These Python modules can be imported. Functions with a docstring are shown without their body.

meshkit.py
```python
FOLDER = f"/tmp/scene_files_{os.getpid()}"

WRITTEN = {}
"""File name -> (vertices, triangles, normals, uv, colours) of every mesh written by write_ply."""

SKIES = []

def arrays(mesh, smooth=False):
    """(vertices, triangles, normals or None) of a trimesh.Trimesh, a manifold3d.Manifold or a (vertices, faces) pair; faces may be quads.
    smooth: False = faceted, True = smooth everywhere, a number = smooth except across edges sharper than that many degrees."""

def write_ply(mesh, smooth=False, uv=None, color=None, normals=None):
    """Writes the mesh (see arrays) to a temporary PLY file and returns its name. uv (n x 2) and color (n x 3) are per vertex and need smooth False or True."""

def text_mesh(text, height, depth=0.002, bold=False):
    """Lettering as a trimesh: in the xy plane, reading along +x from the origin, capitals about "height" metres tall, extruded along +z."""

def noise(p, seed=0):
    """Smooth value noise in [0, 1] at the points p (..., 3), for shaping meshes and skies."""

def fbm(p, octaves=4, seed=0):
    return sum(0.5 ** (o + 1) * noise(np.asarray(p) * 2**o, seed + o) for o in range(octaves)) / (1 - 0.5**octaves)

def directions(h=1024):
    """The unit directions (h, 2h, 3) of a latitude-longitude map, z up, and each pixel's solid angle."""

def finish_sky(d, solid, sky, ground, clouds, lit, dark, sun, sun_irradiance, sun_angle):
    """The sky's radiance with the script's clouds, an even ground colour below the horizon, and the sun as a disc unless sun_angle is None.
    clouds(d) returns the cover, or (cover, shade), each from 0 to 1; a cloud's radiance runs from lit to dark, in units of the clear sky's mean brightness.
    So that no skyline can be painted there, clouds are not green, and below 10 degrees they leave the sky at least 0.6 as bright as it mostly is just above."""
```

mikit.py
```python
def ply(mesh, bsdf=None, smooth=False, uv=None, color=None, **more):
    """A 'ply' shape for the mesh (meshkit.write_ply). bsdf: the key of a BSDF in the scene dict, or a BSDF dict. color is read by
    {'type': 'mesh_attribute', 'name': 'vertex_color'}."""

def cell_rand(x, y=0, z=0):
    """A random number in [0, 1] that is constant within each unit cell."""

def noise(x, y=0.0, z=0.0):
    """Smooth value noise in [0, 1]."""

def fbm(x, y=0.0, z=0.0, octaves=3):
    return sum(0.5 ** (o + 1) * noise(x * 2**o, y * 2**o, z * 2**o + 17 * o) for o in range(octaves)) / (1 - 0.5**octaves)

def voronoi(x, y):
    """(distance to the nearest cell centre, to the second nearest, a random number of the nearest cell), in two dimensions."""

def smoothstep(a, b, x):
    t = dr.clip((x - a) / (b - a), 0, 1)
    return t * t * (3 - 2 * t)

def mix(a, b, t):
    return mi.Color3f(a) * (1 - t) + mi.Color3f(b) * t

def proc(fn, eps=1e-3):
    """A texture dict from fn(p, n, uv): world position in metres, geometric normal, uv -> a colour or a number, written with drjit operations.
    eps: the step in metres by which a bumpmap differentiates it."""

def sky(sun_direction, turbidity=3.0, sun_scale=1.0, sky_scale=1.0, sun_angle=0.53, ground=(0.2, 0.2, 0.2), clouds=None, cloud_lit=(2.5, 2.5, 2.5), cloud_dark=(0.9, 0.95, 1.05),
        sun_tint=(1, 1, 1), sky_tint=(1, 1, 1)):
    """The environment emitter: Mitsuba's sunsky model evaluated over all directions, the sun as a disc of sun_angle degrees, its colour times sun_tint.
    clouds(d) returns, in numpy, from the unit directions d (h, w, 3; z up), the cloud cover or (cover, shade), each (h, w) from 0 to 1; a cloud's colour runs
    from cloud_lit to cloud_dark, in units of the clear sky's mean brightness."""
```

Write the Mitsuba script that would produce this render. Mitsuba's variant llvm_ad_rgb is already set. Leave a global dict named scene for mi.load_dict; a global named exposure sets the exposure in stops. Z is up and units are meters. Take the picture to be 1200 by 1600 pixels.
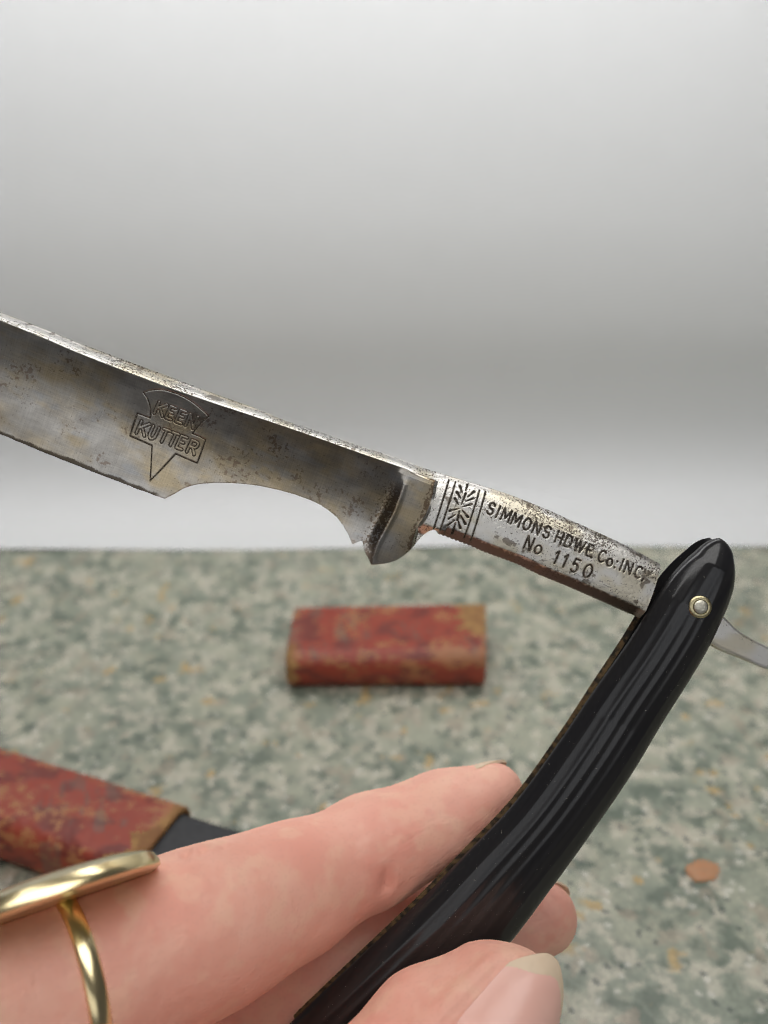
import math
import numpy as np
import trimesh
import drjit as dr
import mitsuba as mi
import mikit
import meshkit
from mikit import proc, noise, fbm, voronoi, smoothstep, mix
from scipy.interpolate import PchipInterpolator

T = mi.ScalarTransform4f
scene, labels = {}, {}

# ------------------------------------------------------------------ camera, lamps, exposure
EYE = np.array([0.0, 0.0, 0.160])
PITCH = math.radians(25.0)
RIGHT = np.array([1.0, 0.0, 0.0])
FWD = np.array([0.0, math.cos(PITCH), -math.sin(PITCH)])
UP = np.array([0.0, math.sin(PITCH), math.cos(PITCH)])
FOV = 50.0
FPX = 600.0 / math.tan(math.radians(FOV / 2))          # focal length in pixels of the 1200 x 1600 photograph
scene["camera"] = {
    "type": "thinlens", "fov": FOV, "fov_axis": "x", "aperture_radius": 0.00095, "focus_distance": 0.1165,
    "near_clip": 0.005, "far_clip": 20.0,
    "to_world": T().look_at(origin=EYE.tolist(), target=(EYE + FWD).tolist(), up=[0, 0, 1]),
}
exposure = 0.0
scene["room_light"] = {"type": "constant", "radiance": {"type": "rgb", "value": [0.070, 0.070, 0.072]}}


def lamp(key, centre, target, w, h, rad, label):
    scene[key] = {"type": "rectangle", "to_world": T().look_at(origin=centre, target=target, up=[0.02, 0.3, 1]) @ T().scale([w / 2, h / 2, 1]),
                  "bsdf": {"type": "diffuse", "reflectance": {"type": "rgb", "value": [0.6, 0.6, 0.6]}},
                  "emitter": {"type": "area", "radiance": {"type": "rgb", "value": rad}}}
    labels[key] = {"label": label, "category": "lamp"}


lamp("strip_light", [-0.05, 0.345, 0.40], [-0.05, 0.345, 0.0], 0.60, 0.12, [3.9, 3.9, 3.94], "long white strip light above the top of the white backdrop")
lamp("panel_light", [0.03, 0.01, 0.43], [0.03, 0.03, 0.0], 0.42, 0.26, [2.75, 2.73, 2.68], "soft panel light hanging over the hand and the razor")
lamp("window_light", [0.0, -1.25, 0.66], [-0.05, 0.1, 0.15], 1.90, 0.56, [0.88, 0.90, 0.93], "wide bright window behind the viewer")



def W(px, py, d):
    """The place seen at that spot of the photograph at depth d (metres)."""
    return EYE + d * (FWD + (px - 600.0) / FPX * RIGHT + (800.0 - py) / FPX * UP)


def on_plane(px, py, z):
    r = FWD + (px - 600.0) / FPX * RIGHT + (800.0 - py) / FPX * UP
    return EYE + r * (z - EYE[2]) / r[2]


def put(key, mesh, bsdf, smooth=False, **label):
    scene[key] = mikit.ply(mesh, bsdf, smooth=smooth)
    if label:
        labels[key] = {k: v for k, v in label.items()}


def put_normals(key, v, f, n, bsdf, **label):
    used, inv = np.unique(f, return_inverse=True)
    path = meshkit.write_ply((v[used], inv.reshape(f.shape)), normals=n[used])
    scene[key] = {"type": "ply", "filename": path, "face_normals": False, "bsdf": {"type": "ref", "id": bsdf}}
    if label:
        labels[key] = label


def vertex_normals(v, f):
    n = np.zeros_like(v)
    fn = np.cross(v[f[:, 1]] - v[f[:, 0]], v[f[:, 2]] - v[f[:, 0]])
    for k in range(3):
        for a in range(3):
            n[:, a] += np.bincount(f[:, k], fn[:, a], len(v))
    return n / np.maximum(np.linalg.norm(n, axis=1, keepdims=True), 1e-30)


def grid_faces(nu, nv, flip=False):
    i = np.arange(nu * nv).reshape(nu, nv)
    a, b, c, d = i[:-1, :-1].ravel(), i[1:, :-1].ravel(), i[1:, 1:].ravel(), i[:-1, 1:].ravel()
    f = np.vstack([np.stack([a, b, c], 1), np.stack([a, c, d], 1)])
    return f[:, ::-1] if flip else f


def sweep(path, radii, n=16, caps=True):
    """A tube along the points with that radius at each."""
    path = np.asarray(path, float)
    radii = np.broadcast_to(radii, (len(path),))
    tang = np.gradient(path, axis=0)
    tang /= np.linalg.norm(tang, axis=1, keepdims=True)
    ref = np.array([0.3, 0.2, 0.93])
    rows = []
    for p, t, r in zip(path, tang, radii):
        x = np.cross(t, ref); x /= np.linalg.norm(x)
        y = np.cross(t, x)
        a = np.arange(n) * 2 * np.pi / n
        rows.append(p + r * (np.cos(a)[:, None] * x + np.sin(a)[:, None] * y))
    v = np.vstack(rows + [path[:1], path[-1:]])
    m, f = len(path), []
    for i in range(m - 1):
        for j in range(n):
            k = (j + 1) % n
            f += [[i * n + j, i * n + k, (i + 1) * n + k], [i * n + j, (i + 1) * n + k, (i + 1) * n + j]]
    for j in range(n):
        k = (j + 1) % n
        f += [[m * n, k, j], [m * n + 1, (m - 1) * n + j, (m - 1) * n + k]]
    return trimesh.Trimesh(v, np.array(f), process=False)


# ------------------------------------------------------------------ materials
RAZOR_DEPTH = 0.120
RO = EYE + RAZOR_DEPTH * FWD
PX = RAZOR_DEPTH / FPX * 0.985                           # one "pixel" of the razor's own drawing, in metres
ANG = math.radians(21.5)
CA, SA = math.cos(ANG), math.sin(ANG)


def R(x, y, h):
    """Razor drawing (x right, y down, h towards the viewer, in units of PX) -> world."""
    x, y, h = np.broadcast_arrays(np.asarray(x, float), np.asarray(y, float), np.asarray(h, float))
    return RO + PX * ((x - 600.0)[..., None] * RIGHT - (y - 800.0)[..., None] * UP - h[..., None] * FWD)


def rz(p):
    """World -> the razor's drawing coordinates, in drjit."""
    dx, dy, dz = p.x - float(RO[0]), p.y - float(RO[1]), p.z - float(RO[2])
    x = 600.0 + dx / PX
    y = 800.0 - (dy * float(UP[1]) + dz * float(UP[2])) / PX
    s = (x - 600.0) * CA + (y - 800.0) * SA
    t = -(x - 600.0) * SA + (y - 800.0) * CA
    return x, y, s, t


def steel_color(p, n, uv):
    x, y, s, t = rz(p)
    big = fbm(s / 70.0 + 3.1, t / 40.0 - s / 160.0, 0.3, octaves=5)
    mid = fbm(s / 30.0 + t / 30.0 + 4.0, t / 20.0 - s / 70.0, 5.0, octaves=5)
    c = mix((0.47, 0.445, 0.405), (0.47, 0.385, 0.255), smoothstep(0.38, 0.66, big))
    c = mix(c, mi.Color3f(0.31, 0.285, 0.25), 0.5 * smoothstep(0.36, 0.72, mid))
    tint = fbm(s / 40.0 + 40.0, t / 16.0, 9.0, octaves=3)
    c = mix(c, mi.Color3f(0.38, 0.41, 0.45), 0.3 * smoothstep(0.58, 0.75, tint))
    brush = noise(s / 30.0 + t / 4.0, t / 0.9, 3.0) + noise(s / 1.0, t / 24.0 + s / 9.0, 7.0)
    c = c * (0.84 + 0.16 * brush)
    # brown rust freckles, black specks, and the rusted cutting edge
    rust = fbm(s / 4.0, t / 4.0, 2.0, octaves=4) * 0.6 + fbm(s / 50.0 + 7.0, t / 30.0, 8.0, octaves=2) * 0.5
    c = mix(c, mi.Color3f(0.17, 0.11, 0.075), 0.6 * smoothstep(0.70, 0.80, rust))
    fine = noise(s / 1.5, t / 1.5, 1.0)
    c = mix(c, mi.Color3f(0.14, 0.12, 0.10), 0.6 * smoothstep(0.91, 0.97, fine))
    pale = noise(s / 1.4 + 50.0, t / 1.4, 6.0)
    c = mix(c, mi.Color3f(0.80, 0.78, 0.72), 0.7 * smoothstep(0.955, 0.985, pale))
    edge = smoothstep(102.5, 105.5, t + 5.0 * (fbm(s / 17.0, 0.0, 2.0, octaves=3) - 0.5) + 2.0 * (noise(s / 1.3, t / 1.3, 5.0) - 0.5)) * smoothstep(-338.0, -350.0, s)
    c = mix(c, mi.Color3f(0.06, 0.045, 0.03), 0.9 * edge)
    return c


def steel_rough(p, n, uv):
    x, y, s, t = rz(p)
    return 0.19 + 0.13 * fbm(s / 26.0 + 9.0, t / 14.0, 3.0, octaves=3)


def steel_bump(p, n, uv):
    x, y, s, t = rz(p)
    scratch = noise(s / 1.1 + 0.35 * t, t / 26.0 - s / 60.0, 4.0) + noise(s / 24.0, t / 1.3, 6.0)
    return 0.5 * scratch + 0.8 * fbm(s / 3.0, t / 3.0, 2.0, octaves=2)


def pitted_color(p, n, uv):
    x, y, s, t = rz(p)
    c = mix((0.66, 0.64, 0.60), (0.60, 0.55, 0.44), smoothstep(0.4, 0.7, fbm(s / 40.0, t / 20.0, 1.0, octaves=2)))
    patch = fbm(s / 46.0 + 2.0, t / 24.0 + 1.0, 7.0, octaves=3)
    spot = 0.6 * noise(s / 1.7, t / 1.5, 3.0) + 0.4 * noise(s / 0.9, t / 0.9, 8.0)
    pit = smoothstep(0.0, 0.08, spot + 0.50 * (patch - 0.5) - 0.61 - 0.14 * smoothstep(-62.0, -36.0, t) * smoothstep(60.0, 110.0, s))
    c = mix(c, mi.Color3f(0.075, 0.058, 0.042), 0.9 * pit)
    flank_shade_patina = smoothstep(-18.0, -13.0, t - 0.022 * (s - 107.0) + 5.0 * (noise(s / 3.0, t / 3.0, 11.0) - 0.5)) * smoothstep(86.0, 96.0, s) * smoothstep(430.0, 420.0, s)  # dark reflection of the downturned flank painted into the colour, with some patina
    c = mix(c, mi.Color3f(0.085, 0.078, 0.070), 0.9 * flank_shade_patina)
    stain = fbm(s / 16.0 + 20.0, t / 14.0, 4.0, octaves=4)
    c = mix(c, mi.Color3f(0.16, 0.13, 0.10), 0.8 * smoothstep(0.70, 0.78, stain))
    return c


def pitted_bump(p, n, uv):
    x, y, s, t = rz(p)
    spot = 0.62 * noise(s / 2.4, t / 2.0, 3.0) + 0.38 * noise(s / 1.1, t / 1.1, 8.0)
    return -1.0 * smoothstep(0.55, 0.68, spot) + 0.25 * noise(s / 30.0, t / 1.2, 6.0)


def principled(key, color, rough, metallic=0.0, bump=None, scale=1e-5, eps=5e-5, two=True, **more):
    d = {"type": "principled", "base_color": color if isinstance(color, dict) else {"type": "rgb", "value": list(color)}, "roughness": rough, "metallic": metallic, **more}
    if bump is not None:
        d = {"type": "bumpmap", "arbitrary": proc(bump, eps), "scale": scale, "bsdf": d}
    scene[key] = {"type": "twosided", "bsdf": d} if two else d


principled("etched_steel", proc(lambda p, n, uv: mix((0.030, 0.023, 0.016), (0.17, 0.145, 0.115), smoothstep(0.52, 0.74, fbm(p.x * 4200.0, p.y * 4200.0, p.z * 4200.0)))), 0.7, 0.0, specular=0.3)
principled("rust", proc(lambda p, n, uv: mix((0.11, 0.06, 0.03), (0.035, 0.025, 0.02), fbm(p.x * 2500.0, p.y * 2500.0, p.z * 2500.0))), 0.8)


def black_color(p, n, uv):
    x, y, s, t = rz(p)
    a = (x + y * 0.0) * 0.80 + y * 0.60                      # across the scales
    b = -x * 0.60 + y * 0.80
    c = mix((0.011, 0.011, 0.013), (0.022, 0.021, 0.021), fbm(a / 9.0, b / 160.0, 2.0, octaves=3))
    dust = smoothstep(0.95, 0.98, noise(x / 2.2, y / 2.2, 4.0)) * smoothstep(0.5, 0.62, noise(x / 11.0, y / 11.0, 6.0))
    return mix(c, mi.Color3f(0.30, 0.28, 0.23), 0.7 * dust)


def black_rough(p, n, uv):
    x, y, s, t = rz(p)
    a = x * 0.80 + y * 0.60
    b = -x * 0.60 + y * 0.80
    return 0.15 + 0.08 * fbm(a / 16.0, b / 260.0, 5.0, octaves=3)


def black_bump(p, n, uv):
    x, y, s, t = rz(p)
    a = x * 0.80 + y * 0.60
    b = -x * 0.60 + y * 0.80
    return fbm(a / 5.0, b / 160.0, 5.0, octaves=2) + 0.12 * noise(x / 2.0, y / 2.0, 1.0)


principled("black_horn", proc(black_color), proc(black_rough), 0.0, black_bump, 1.2e-6, 6e-5, specular=0.45)


def grime_color(p, n, uv):
    g = fbm(p.x * 1500.0, p.y * 1500.0, p.z * 1500.0, octaves=3)
    return mix((0.022, 0.017, 0.012), (0.16, 0.10, 0.042), smoothstep(0.30, 0.66, g))


principled("grimy_horn", proc(grime_color), 0.75, 0.0, lambda p, n, uv: fbm(p.x * 2000.0, p.y * 2000.0, p.z * 2000.0), 8e-5, 5e-5)
principled("brass", proc(lambda p, n, uv: mix((0.62, 0.54, 0.33), (0.30, 0.25, 0.12), smoothstep(0.5, 0.75, fbm(p.x * 3000.0, p.y * 3000.0, p.z * 3000.0)))), 0.34, 1.0)
principled("nickel", proc(lambda p, n, uv: mix((0.80, 0.77, 0.66), (0.55, 0.52, 0.42), fbm(p.x * 2500.0, p.y * 2500.0, p.z * 2500.0))), 0.42, 1.0,
           lambda p, n, uv: fbm(p.x * 1800.0, p.y * 1800.0, p.z * 1800.0), 6e-5, 5e-5)
principled("gold", proc(lambda p, n, uv: mix((0.90, 0.76, 0.46), (0.84, 0.68, 0.36), fbm(p.x * 300.0, p.y * 300.0, p.z * 300.0))), 0.22, 1.0)
principled("pale_gold", (0.90, 0.79, 0.53), 0.2, 1.0)


def counter_color(p, n, uv):
    x, y = p.x * 1000.0, p.y * 1000.0                        # millimetres
    wx = x + 2.6 * (fbm(x / 6.0, y / 6.0, 1.0) - 0.5)
    wy = y + 2.6 * (fbm(x / 6.0, y / 6.0, 2.0) - 0.5)
    big = fbm(wx / 9.0 + 3.0, wy / 9.0, 4.0, octaves=5)
    c = mix((0.215, 0.237, 0.185), (0.322, 0.328, 0.252), smoothstep(0.35, 0.65, big))
    c = mix(c, mi.Color3f(0.115, 0.140, 0.108), smoothstep(0.44, 0.74, fbm(wx / 4.2, wy / 4.2, 5.0, octaves=5)) * 0.9)
    c = mix(c, mi.Color3f(0.47, 0.44, 0.355), smoothstep(0.46, 0.72, fbm(wx / 3.4 + 9.0, wy / 3.4, 7.0, octaves=5)) * 0.75)
    c = mix(c, mi.Color3f(0.33, 0.27, 0.205), smoothstep(0.60, 0.76, fbm(wx / 5.0 + 31.0, wy / 5.0 + 8.0, 2.0, octaves=4)) * 0.5)
    c = mix(c, mi.Color3f(0.40, 0.28, 0.12), smoothstep(0.75, 0.83, fbm(wx / 6.0 + 61.0, wy / 6.0 + 8.0, 6.0, octaves=3)) * 0.8)
    e1, e2, q = voronoi(wx / 1.9 + 30.0, wy / 1.9)
    c = mix(c, mi.Color3f(0.055, 0.07, 0.065), dr.select(q > 0.93, 1.0, 0.0) * smoothstep(0.55, 0.2, e1) * 0.65)
    c = mix(c, mi.Color3f(0.56, 0.54, 0.48), dr.select(q < 0.06, 1.0, 0.0) * smoothstep(0.55, 0.2, e1) * 0.6)
    return c * (0.92 + 0.50 * fbm(x / 0.7, y / 0.7, 3.0))


principled("granite", proc(counter_color), 0.34, 0.0, None, specular=0.4)
principled("orange_stone", proc(lambda p, n, uv: mix((0.50, 0.21, 0.09), (0.42, 0.25, 0.14), fbm(p.x * 900.0, p.y * 900.0, p.z * 900.0))), 0.5)
principled("white_paper", (0.735, 0.74, 0.735), 0.75, 0.0, lambda p, n, uv: fbm(p.x * 900.0, p.y * 900.0, p.z * 900.0), 3e-5, 2e-4, specular=0.25)


def red_leather(frame_of, length, width, height):
    """Worn red leather: scuffed through to tan board in patches, most of all on the edges of the box that frame_of() tells of."""
    def fn(p, n, uv):
        m = frame_of()
        dx, dy = p.x - float(m[0, 3]), p.y - float(m[1, 3])
        u = dx * float(m[0, 0]) + dy * float(m[1, 0])
        w = dx * float(m[0, 1]) + dy * float(m[1, 1])
        end = dr.minimum(u, length - u)
        corner = dr.maximum(dr.abs(w) - (width / 2 - 0.0045), 0.0) * dr.maximum(p.z - (height - 0.0050), 0.0) * 2.0e5
        return red_color(p, 0.13 * smoothstep(0.005, 0.0005, end) + 0.09 * dr.minimum(corner, 1.0))
    return fn


def red_color(p, edge):
    x, y, z = p.x * 1000.0, p.y * 1000.0, p.z * 1000.0
    c = mix((0.25, 0.028, 0.015), (0.33, 0.058, 0.028), fbm(x / 3.6, y / 3.6, z / 3.6, octaves=4))
    c = mix(c, mi.Color3f(0.11, 0.022, 0.018), 0.65 * smoothstep(0.50, 0.66, fbm(x / 6.0 + 5.0, y / 4.0, z / 4.0, octaves=4)))
    worn = 0.62 * fbm(x / 1.9, y / 1.3, z / 1.3, octaves=4) + 0.42 * fbm(x / 10.0 + 8.0, y / 7.0, z / 7.0, octaves=2)
    c = mix(c, mi.Color3f(0.38, 0.165, 0.066), 0.8 * smoothstep(0.57, 0.66, worn + edge))
    print_ = noise((x * 0.934 - y * 0.357) / 1.5 + 0.5 * (x * 0.357 + y * 0.934), (x * 0.357 + y * 0.934) / 3.4, 3.0)
    where = smoothstep(0.50, 0.60, fbm(x / 11.0 + 2.0, y / 8.0 + 7.0, 9.0, octaves=2))
    c = mix(c, mi.Color3f(0.135, 0.105, 0.08), 0.45 * where * smoothstep(0.50, 0.72, print_))
    return c


def leather_bump(p, n, uv):
    x, y, z = p.x * 1000.0, p.y * 1000.0, p.z * 1000.0
    return fbm(x / 0.9, y / 0.9, z / 0.9, octaves=3) + fbm(x / 3.0, y / 3.0, z / 3.0, octaves=2)


FRAMES = {}
CAP_SIZE, CASE_SIZE = (0.0635, 0.0335, 0.0130), (0.105, 0.0248, 0.0125)
principled("red_leather", proc(red_leather(lambda: FRAMES["cap"], *CAP_SIZE)), 0.46, 0.0, leather_bump, 2.5e-4, 1e-4)
principled("case_leather", proc(red_leather(lambda: FRAMES["case"], *CASE_SIZE)), 0.46, 0.0, leather_bump, 2.5e-4, 1e-4)
principled("worn_board", proc(lambda p, n, uv: mix((0.36, 0.20, 0.07), (0.24, 0.11, 0.04), smoothstep(0.35, 0.7, fbm(p.x * 400.0, p.y * 400.0, p.z * 400.0)))), 0.75, 0.0, leather_bump, 2.5e-4, 1e-4)
principled("grey_print", proc(lambda p, n, uv: mix((0.20, 0.155, 0.12), (0.13, 0.07, 0.055), fbm(p.x * 700.0, p.y * 700.0, p.z * 700.0))), 0.5)
principled("black_card", proc(lambda p, n, uv: mix((0.022, 0.023, 0.026), (0.040, 0.040, 0.042), fbm(p.x * 600.0, p.y * 600.0, p.z * 600.0))), 0.6)

# ------------------------------------------------------------------ counter and backdrop
cb = trimesh.creation.box([1.6, 1.0, 0.03]); cb.apply_translation([0, 0.42, -0.015])
put("countertop", cb, "granite", kind="structure", label="grey green speckled stone countertop", category="countertop")


def backdrop():
    prof = [(0.0, 0.0004), (0.024, 0.0004)]
    ang_at = lambda q: np.interp(q, [0, 0.060, 0.082, 0.105, 0.15, 0.21, 0.30, 0.60], [0, 100, 101, 86, 73, 66, 58, 46])   # the sheet's slope along its length
    q, yy, zz = 0.0, 0.024, 0.0004
    while q < 0.46:
        a = math.radians(float(ang_at(q + 0.002)))
        yy += 0.004 * math.cos(a); zz += 0.004 * math.sin(a); q += 0.004
        prof.append((yy, zz))
    prof = np.array(prof)
    xs = np.linspace(-0.45, 0.45, 61)
    v = np.zeros((len(xs), len(prof), 3))
    v[..., 0] = xs[:, None]
    edge = 0.3065 + 0.012 * xs + 0.0008 * np.sin(xs * 23.0)
    v[..., 1] = edge[:, None] + prof[None, :, 0]
    v[..., 2] = prof[None, :, 1] + 0.0006 * np.sin(xs * 17.0 + 1.0)[:, None] ** 2 * (prof[None, :, 0] < 0.02)
    top = v.reshape(-1, 3)
    n = vertex_normals(top, grid_faces(len(xs), len(prof)))
    f = grid_faces(len(xs), len(prof))
    if n[len(prof) * 30 + 5][2] < 0:
        n, f = -n, f[:, ::-1]
    low = top - n * 0.0003
    k = len(top)
    i = np.arange(k).reshape(len(xs), len(prof))
    side = []
    for ring in (i[:, 0], i[:, -1], i[0, :], i[-1, :]):
        for a, b in zip(ring[:-1], ring[1:]):
            side += [[a, b, b + k], [a, b + k, a + k]]
    return trimesh.Trimesh(np.vstack([top, low]), np.vstack([f, f[:, ::-1] + k, np.array(side)]), process=False)


put("white_backdrop", backdrop(), "white_paper", smooth=40, label="plain white paper sheet curving up behind the stone countertop", category="backdrop")

# the orange pebble set in the stone
c0 = on_plane(1098, 1360, 0.0003)
ang = np.linspace(0, 2 * np.pi, 15)[:-1]
rad = 0.0036 * (1 + 0.16 * np.sin(2 * ang + 0.6) + 0.08 * np.sin(5 * ang))
ring0 = np.stack([c0[0] + rad * np.cos(ang) * 1.05, c0[1] + rad * np.sin(ang) * 0.95, np.full(14, -0.001)], 1)
ring1 = ring0.copy(); ring1[:, 2] = 0.0004
ring2 = c0 + (ring0 - c0) * 0.86; ring2[:, 2] = 0.0007
pv = np.vstack([ring0, ring1, ring2, [[c0[0], c0[1], 0.0008]]])
pf = []
for i in range(14):
    j = (i + 1) % 14
    for o in (0, 14):
        pf += [[o + i, o + j, o + 14 + j], [o + i, o + 14 + j, o + 14 + i]]
    pf.append([28 + i, 28 + j, 42])
put("countertop__pebble", trimesh.Trimesh(pv, np.array(pf), process=False), "orange_stone", smooth=50, label="orange brown pebble in the grey stone")


# ------------------------------------------------------------------ razor case and its cap
def rounded_tube(length, width, height, r, wall=None, seg=7, n_len=40, rough=0.00012, seed=1, end_wear=0.0004):
    """A box with rounded long edges along +x from 0 to length, resting on z = 0; slightly uneven. Closed unless wall is given (then open and hollow at x = length)."""
    pts = []
    for cx, cz, a0 in ((width / 2 - r, height - r, 0), (-width / 2 + r, height - r, 90), (-width / 2 + r, r, 180), (width / 2 - r, r, 270)):
        for a in np.linspace(a0, a0 + 90, seg):
            pts.append((cx + r * math.cos(math.radians(a)), cz + r * math.sin(math.radians(a))))
    dense = []
    for p, q in zip(pts, pts[1:] + pts[:1]):
        k = max(1, int(math.hypot(q[0] - p[0], q[1] - p[1]) / 0.0015))
        dense += [(p[0] + (q[0] - p[0]) * i / k, p[1] + (q[1] - p[1]) * i / k) for i in range(k)]
    prof = np.array(dense)
    m = len(prof)
    inner = prof * 1.0
    mid = np.array([0, height / 2])
    rows = []

    def row(x, sc):
        q = mid + (prof - mid) * np.array(sc)
        rows.append(np.stack([np.full(m, x), q[:, 0], q[:, 1]], 1))
    e = 0.0011
    row(0.0, (0.02, 0.02)); row(0.0, (1 - e * 2.2 / width * 1.0, 1 - 2.2 * e / height))
    row(e * 0.35, (1 - e * .7 / width, 1 - .7 * e / height))
    for x in np.linspace(e, length - e * 0.5, n_len):
        row(x, (1, 1))
    if wall is None:
        row(length - e * .2, (1 - .7 * e / width, 1 - .7 * e / height)); row(length, (1 - 1.6 * e / width, 1 - 1.6 * e / height)); row(length, (0.02, 0.02))
    else:
        row(length, (1 - .5 * e / width, 1 - .5 * e / height))
        w2 = (1 - 2 * wall / width, 1 - 2 * wall / height)
        row(length, w2); row(e * 2, w2); row(e * 2, (0.02, 0.02))
    v = np.vstack(rows)
    nr = len(rows)
    f = []
    for i in range(nr - 1):
        a = np.arange(m) + i * m
        b = np.roll(a, -1)
        f.append(np.stack([a, b, b + m], 1)); f.append(np.stack([a, b + m, a + m], 1))
    v = v + (meshkit.fbm(v * 160.0, 3, seed)[:, None] - 0.5) * 2 * rough * np.array([1, 1, 1.0])
    v = v + (meshkit.fbm(v * 700.0, 2, seed + 9)[:, None] - 0.5) * rough * np.array([1, 1, 0.8])
    v[:, 2] = np.maximum(v[:, 2], 0.0)
    mesh = trimesh.Trimesh(v, np.vstack(f), process=False)
    if mesh.volume < 0:
        mesh.invert()
    return mesh


def frame(origin, direction):
    """Turns a mesh built along +x (its -y side faces the viewer) so that +x runs along the direction on the counter, its back long edge on the origin."""
    d = np.array([direction[0], direction[1], 0.0]); d /= np.linalg.norm(d)
    side = np.array([-d[1], d[0], 0.0])
    m = np.eye(4)
    m[:3, 0], m[:3, 1], m[:3, 2], m[:3, 3] = d, side, [0, 0, 1], origin
    return m


CAP_H, CAP_W = 0.0130, 0.0335
a0, a1 = on_plane(461, 938, CAP_H), on_plane(759, 938, CAP_H)
dirc = a1 - a0
CAP_L = float(np.linalg.norm(dirc))
side = np.array([-dirc[1], dirc[0], 0]) / CAP_L
oc = a0 - side * CAP_W / 2; oc[2] = 0.0
Mc = FRAMES["cap"] = frame(oc, dirc)
cap = rounded_tube(CAP_L, CAP_W, CAP_H, 0.0055, wall=0.0012, seed=3)
cvv = np.array(cap.vertices)
cvv[:, 2] *= 0.96 + 0.11 * cvv[:, 0] / CAP_L
cvv[:, 0] -= 0.0035 * np.clip(0.5 - cvv[:, 1] / CAP_W, 0, 1) * cvv[:, 0] / CAP_L
cap.vertices = cvv
tri = cap.triangles_center
patch = (tri[:, 0] > CAP_L - 0.0105 + 0.0018 * np.sin(tri[:, 1] * 900)) & (tri[:, 1] > -0.0045 + 0.002 * np.sin(tri[:, 0] * 700)) & (tri[:, 2] > 0.006)
chip = (tri[:, 0] < 0.0035 + 0.001 * np.sin(tri[:, 2] * 1500)) & (tri[:, 1] < -0.009) & (tri[:, 2] > 0.004)
wornm = patch | chip
cap.apply_transform(Mc)
vn = vertex_normals(np.array(cap.vertices), np.array(cap.faces))
labels["case_cap"] = {"label": "short worn red leather cap of the case lying flat on the stone counter", "category": "case cap"}
put_normals("case_cap__shell", np.array(cap.vertices), np.array(cap.faces)[~wornm], vn, "red_leather")
put_normals("case_cap__worn_patch", np.array(cap.vertices), np.array(cap.faces)[patch], vn, "worn_board", label="bare tan patch at the right end of the red cap")
put_normals("case_cap__worn_corner", np.array(cap.vertices), np.array(cap.faces)[chip], vn, "worn_board", label="bare tan corner at the left end of the red cap")

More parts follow.
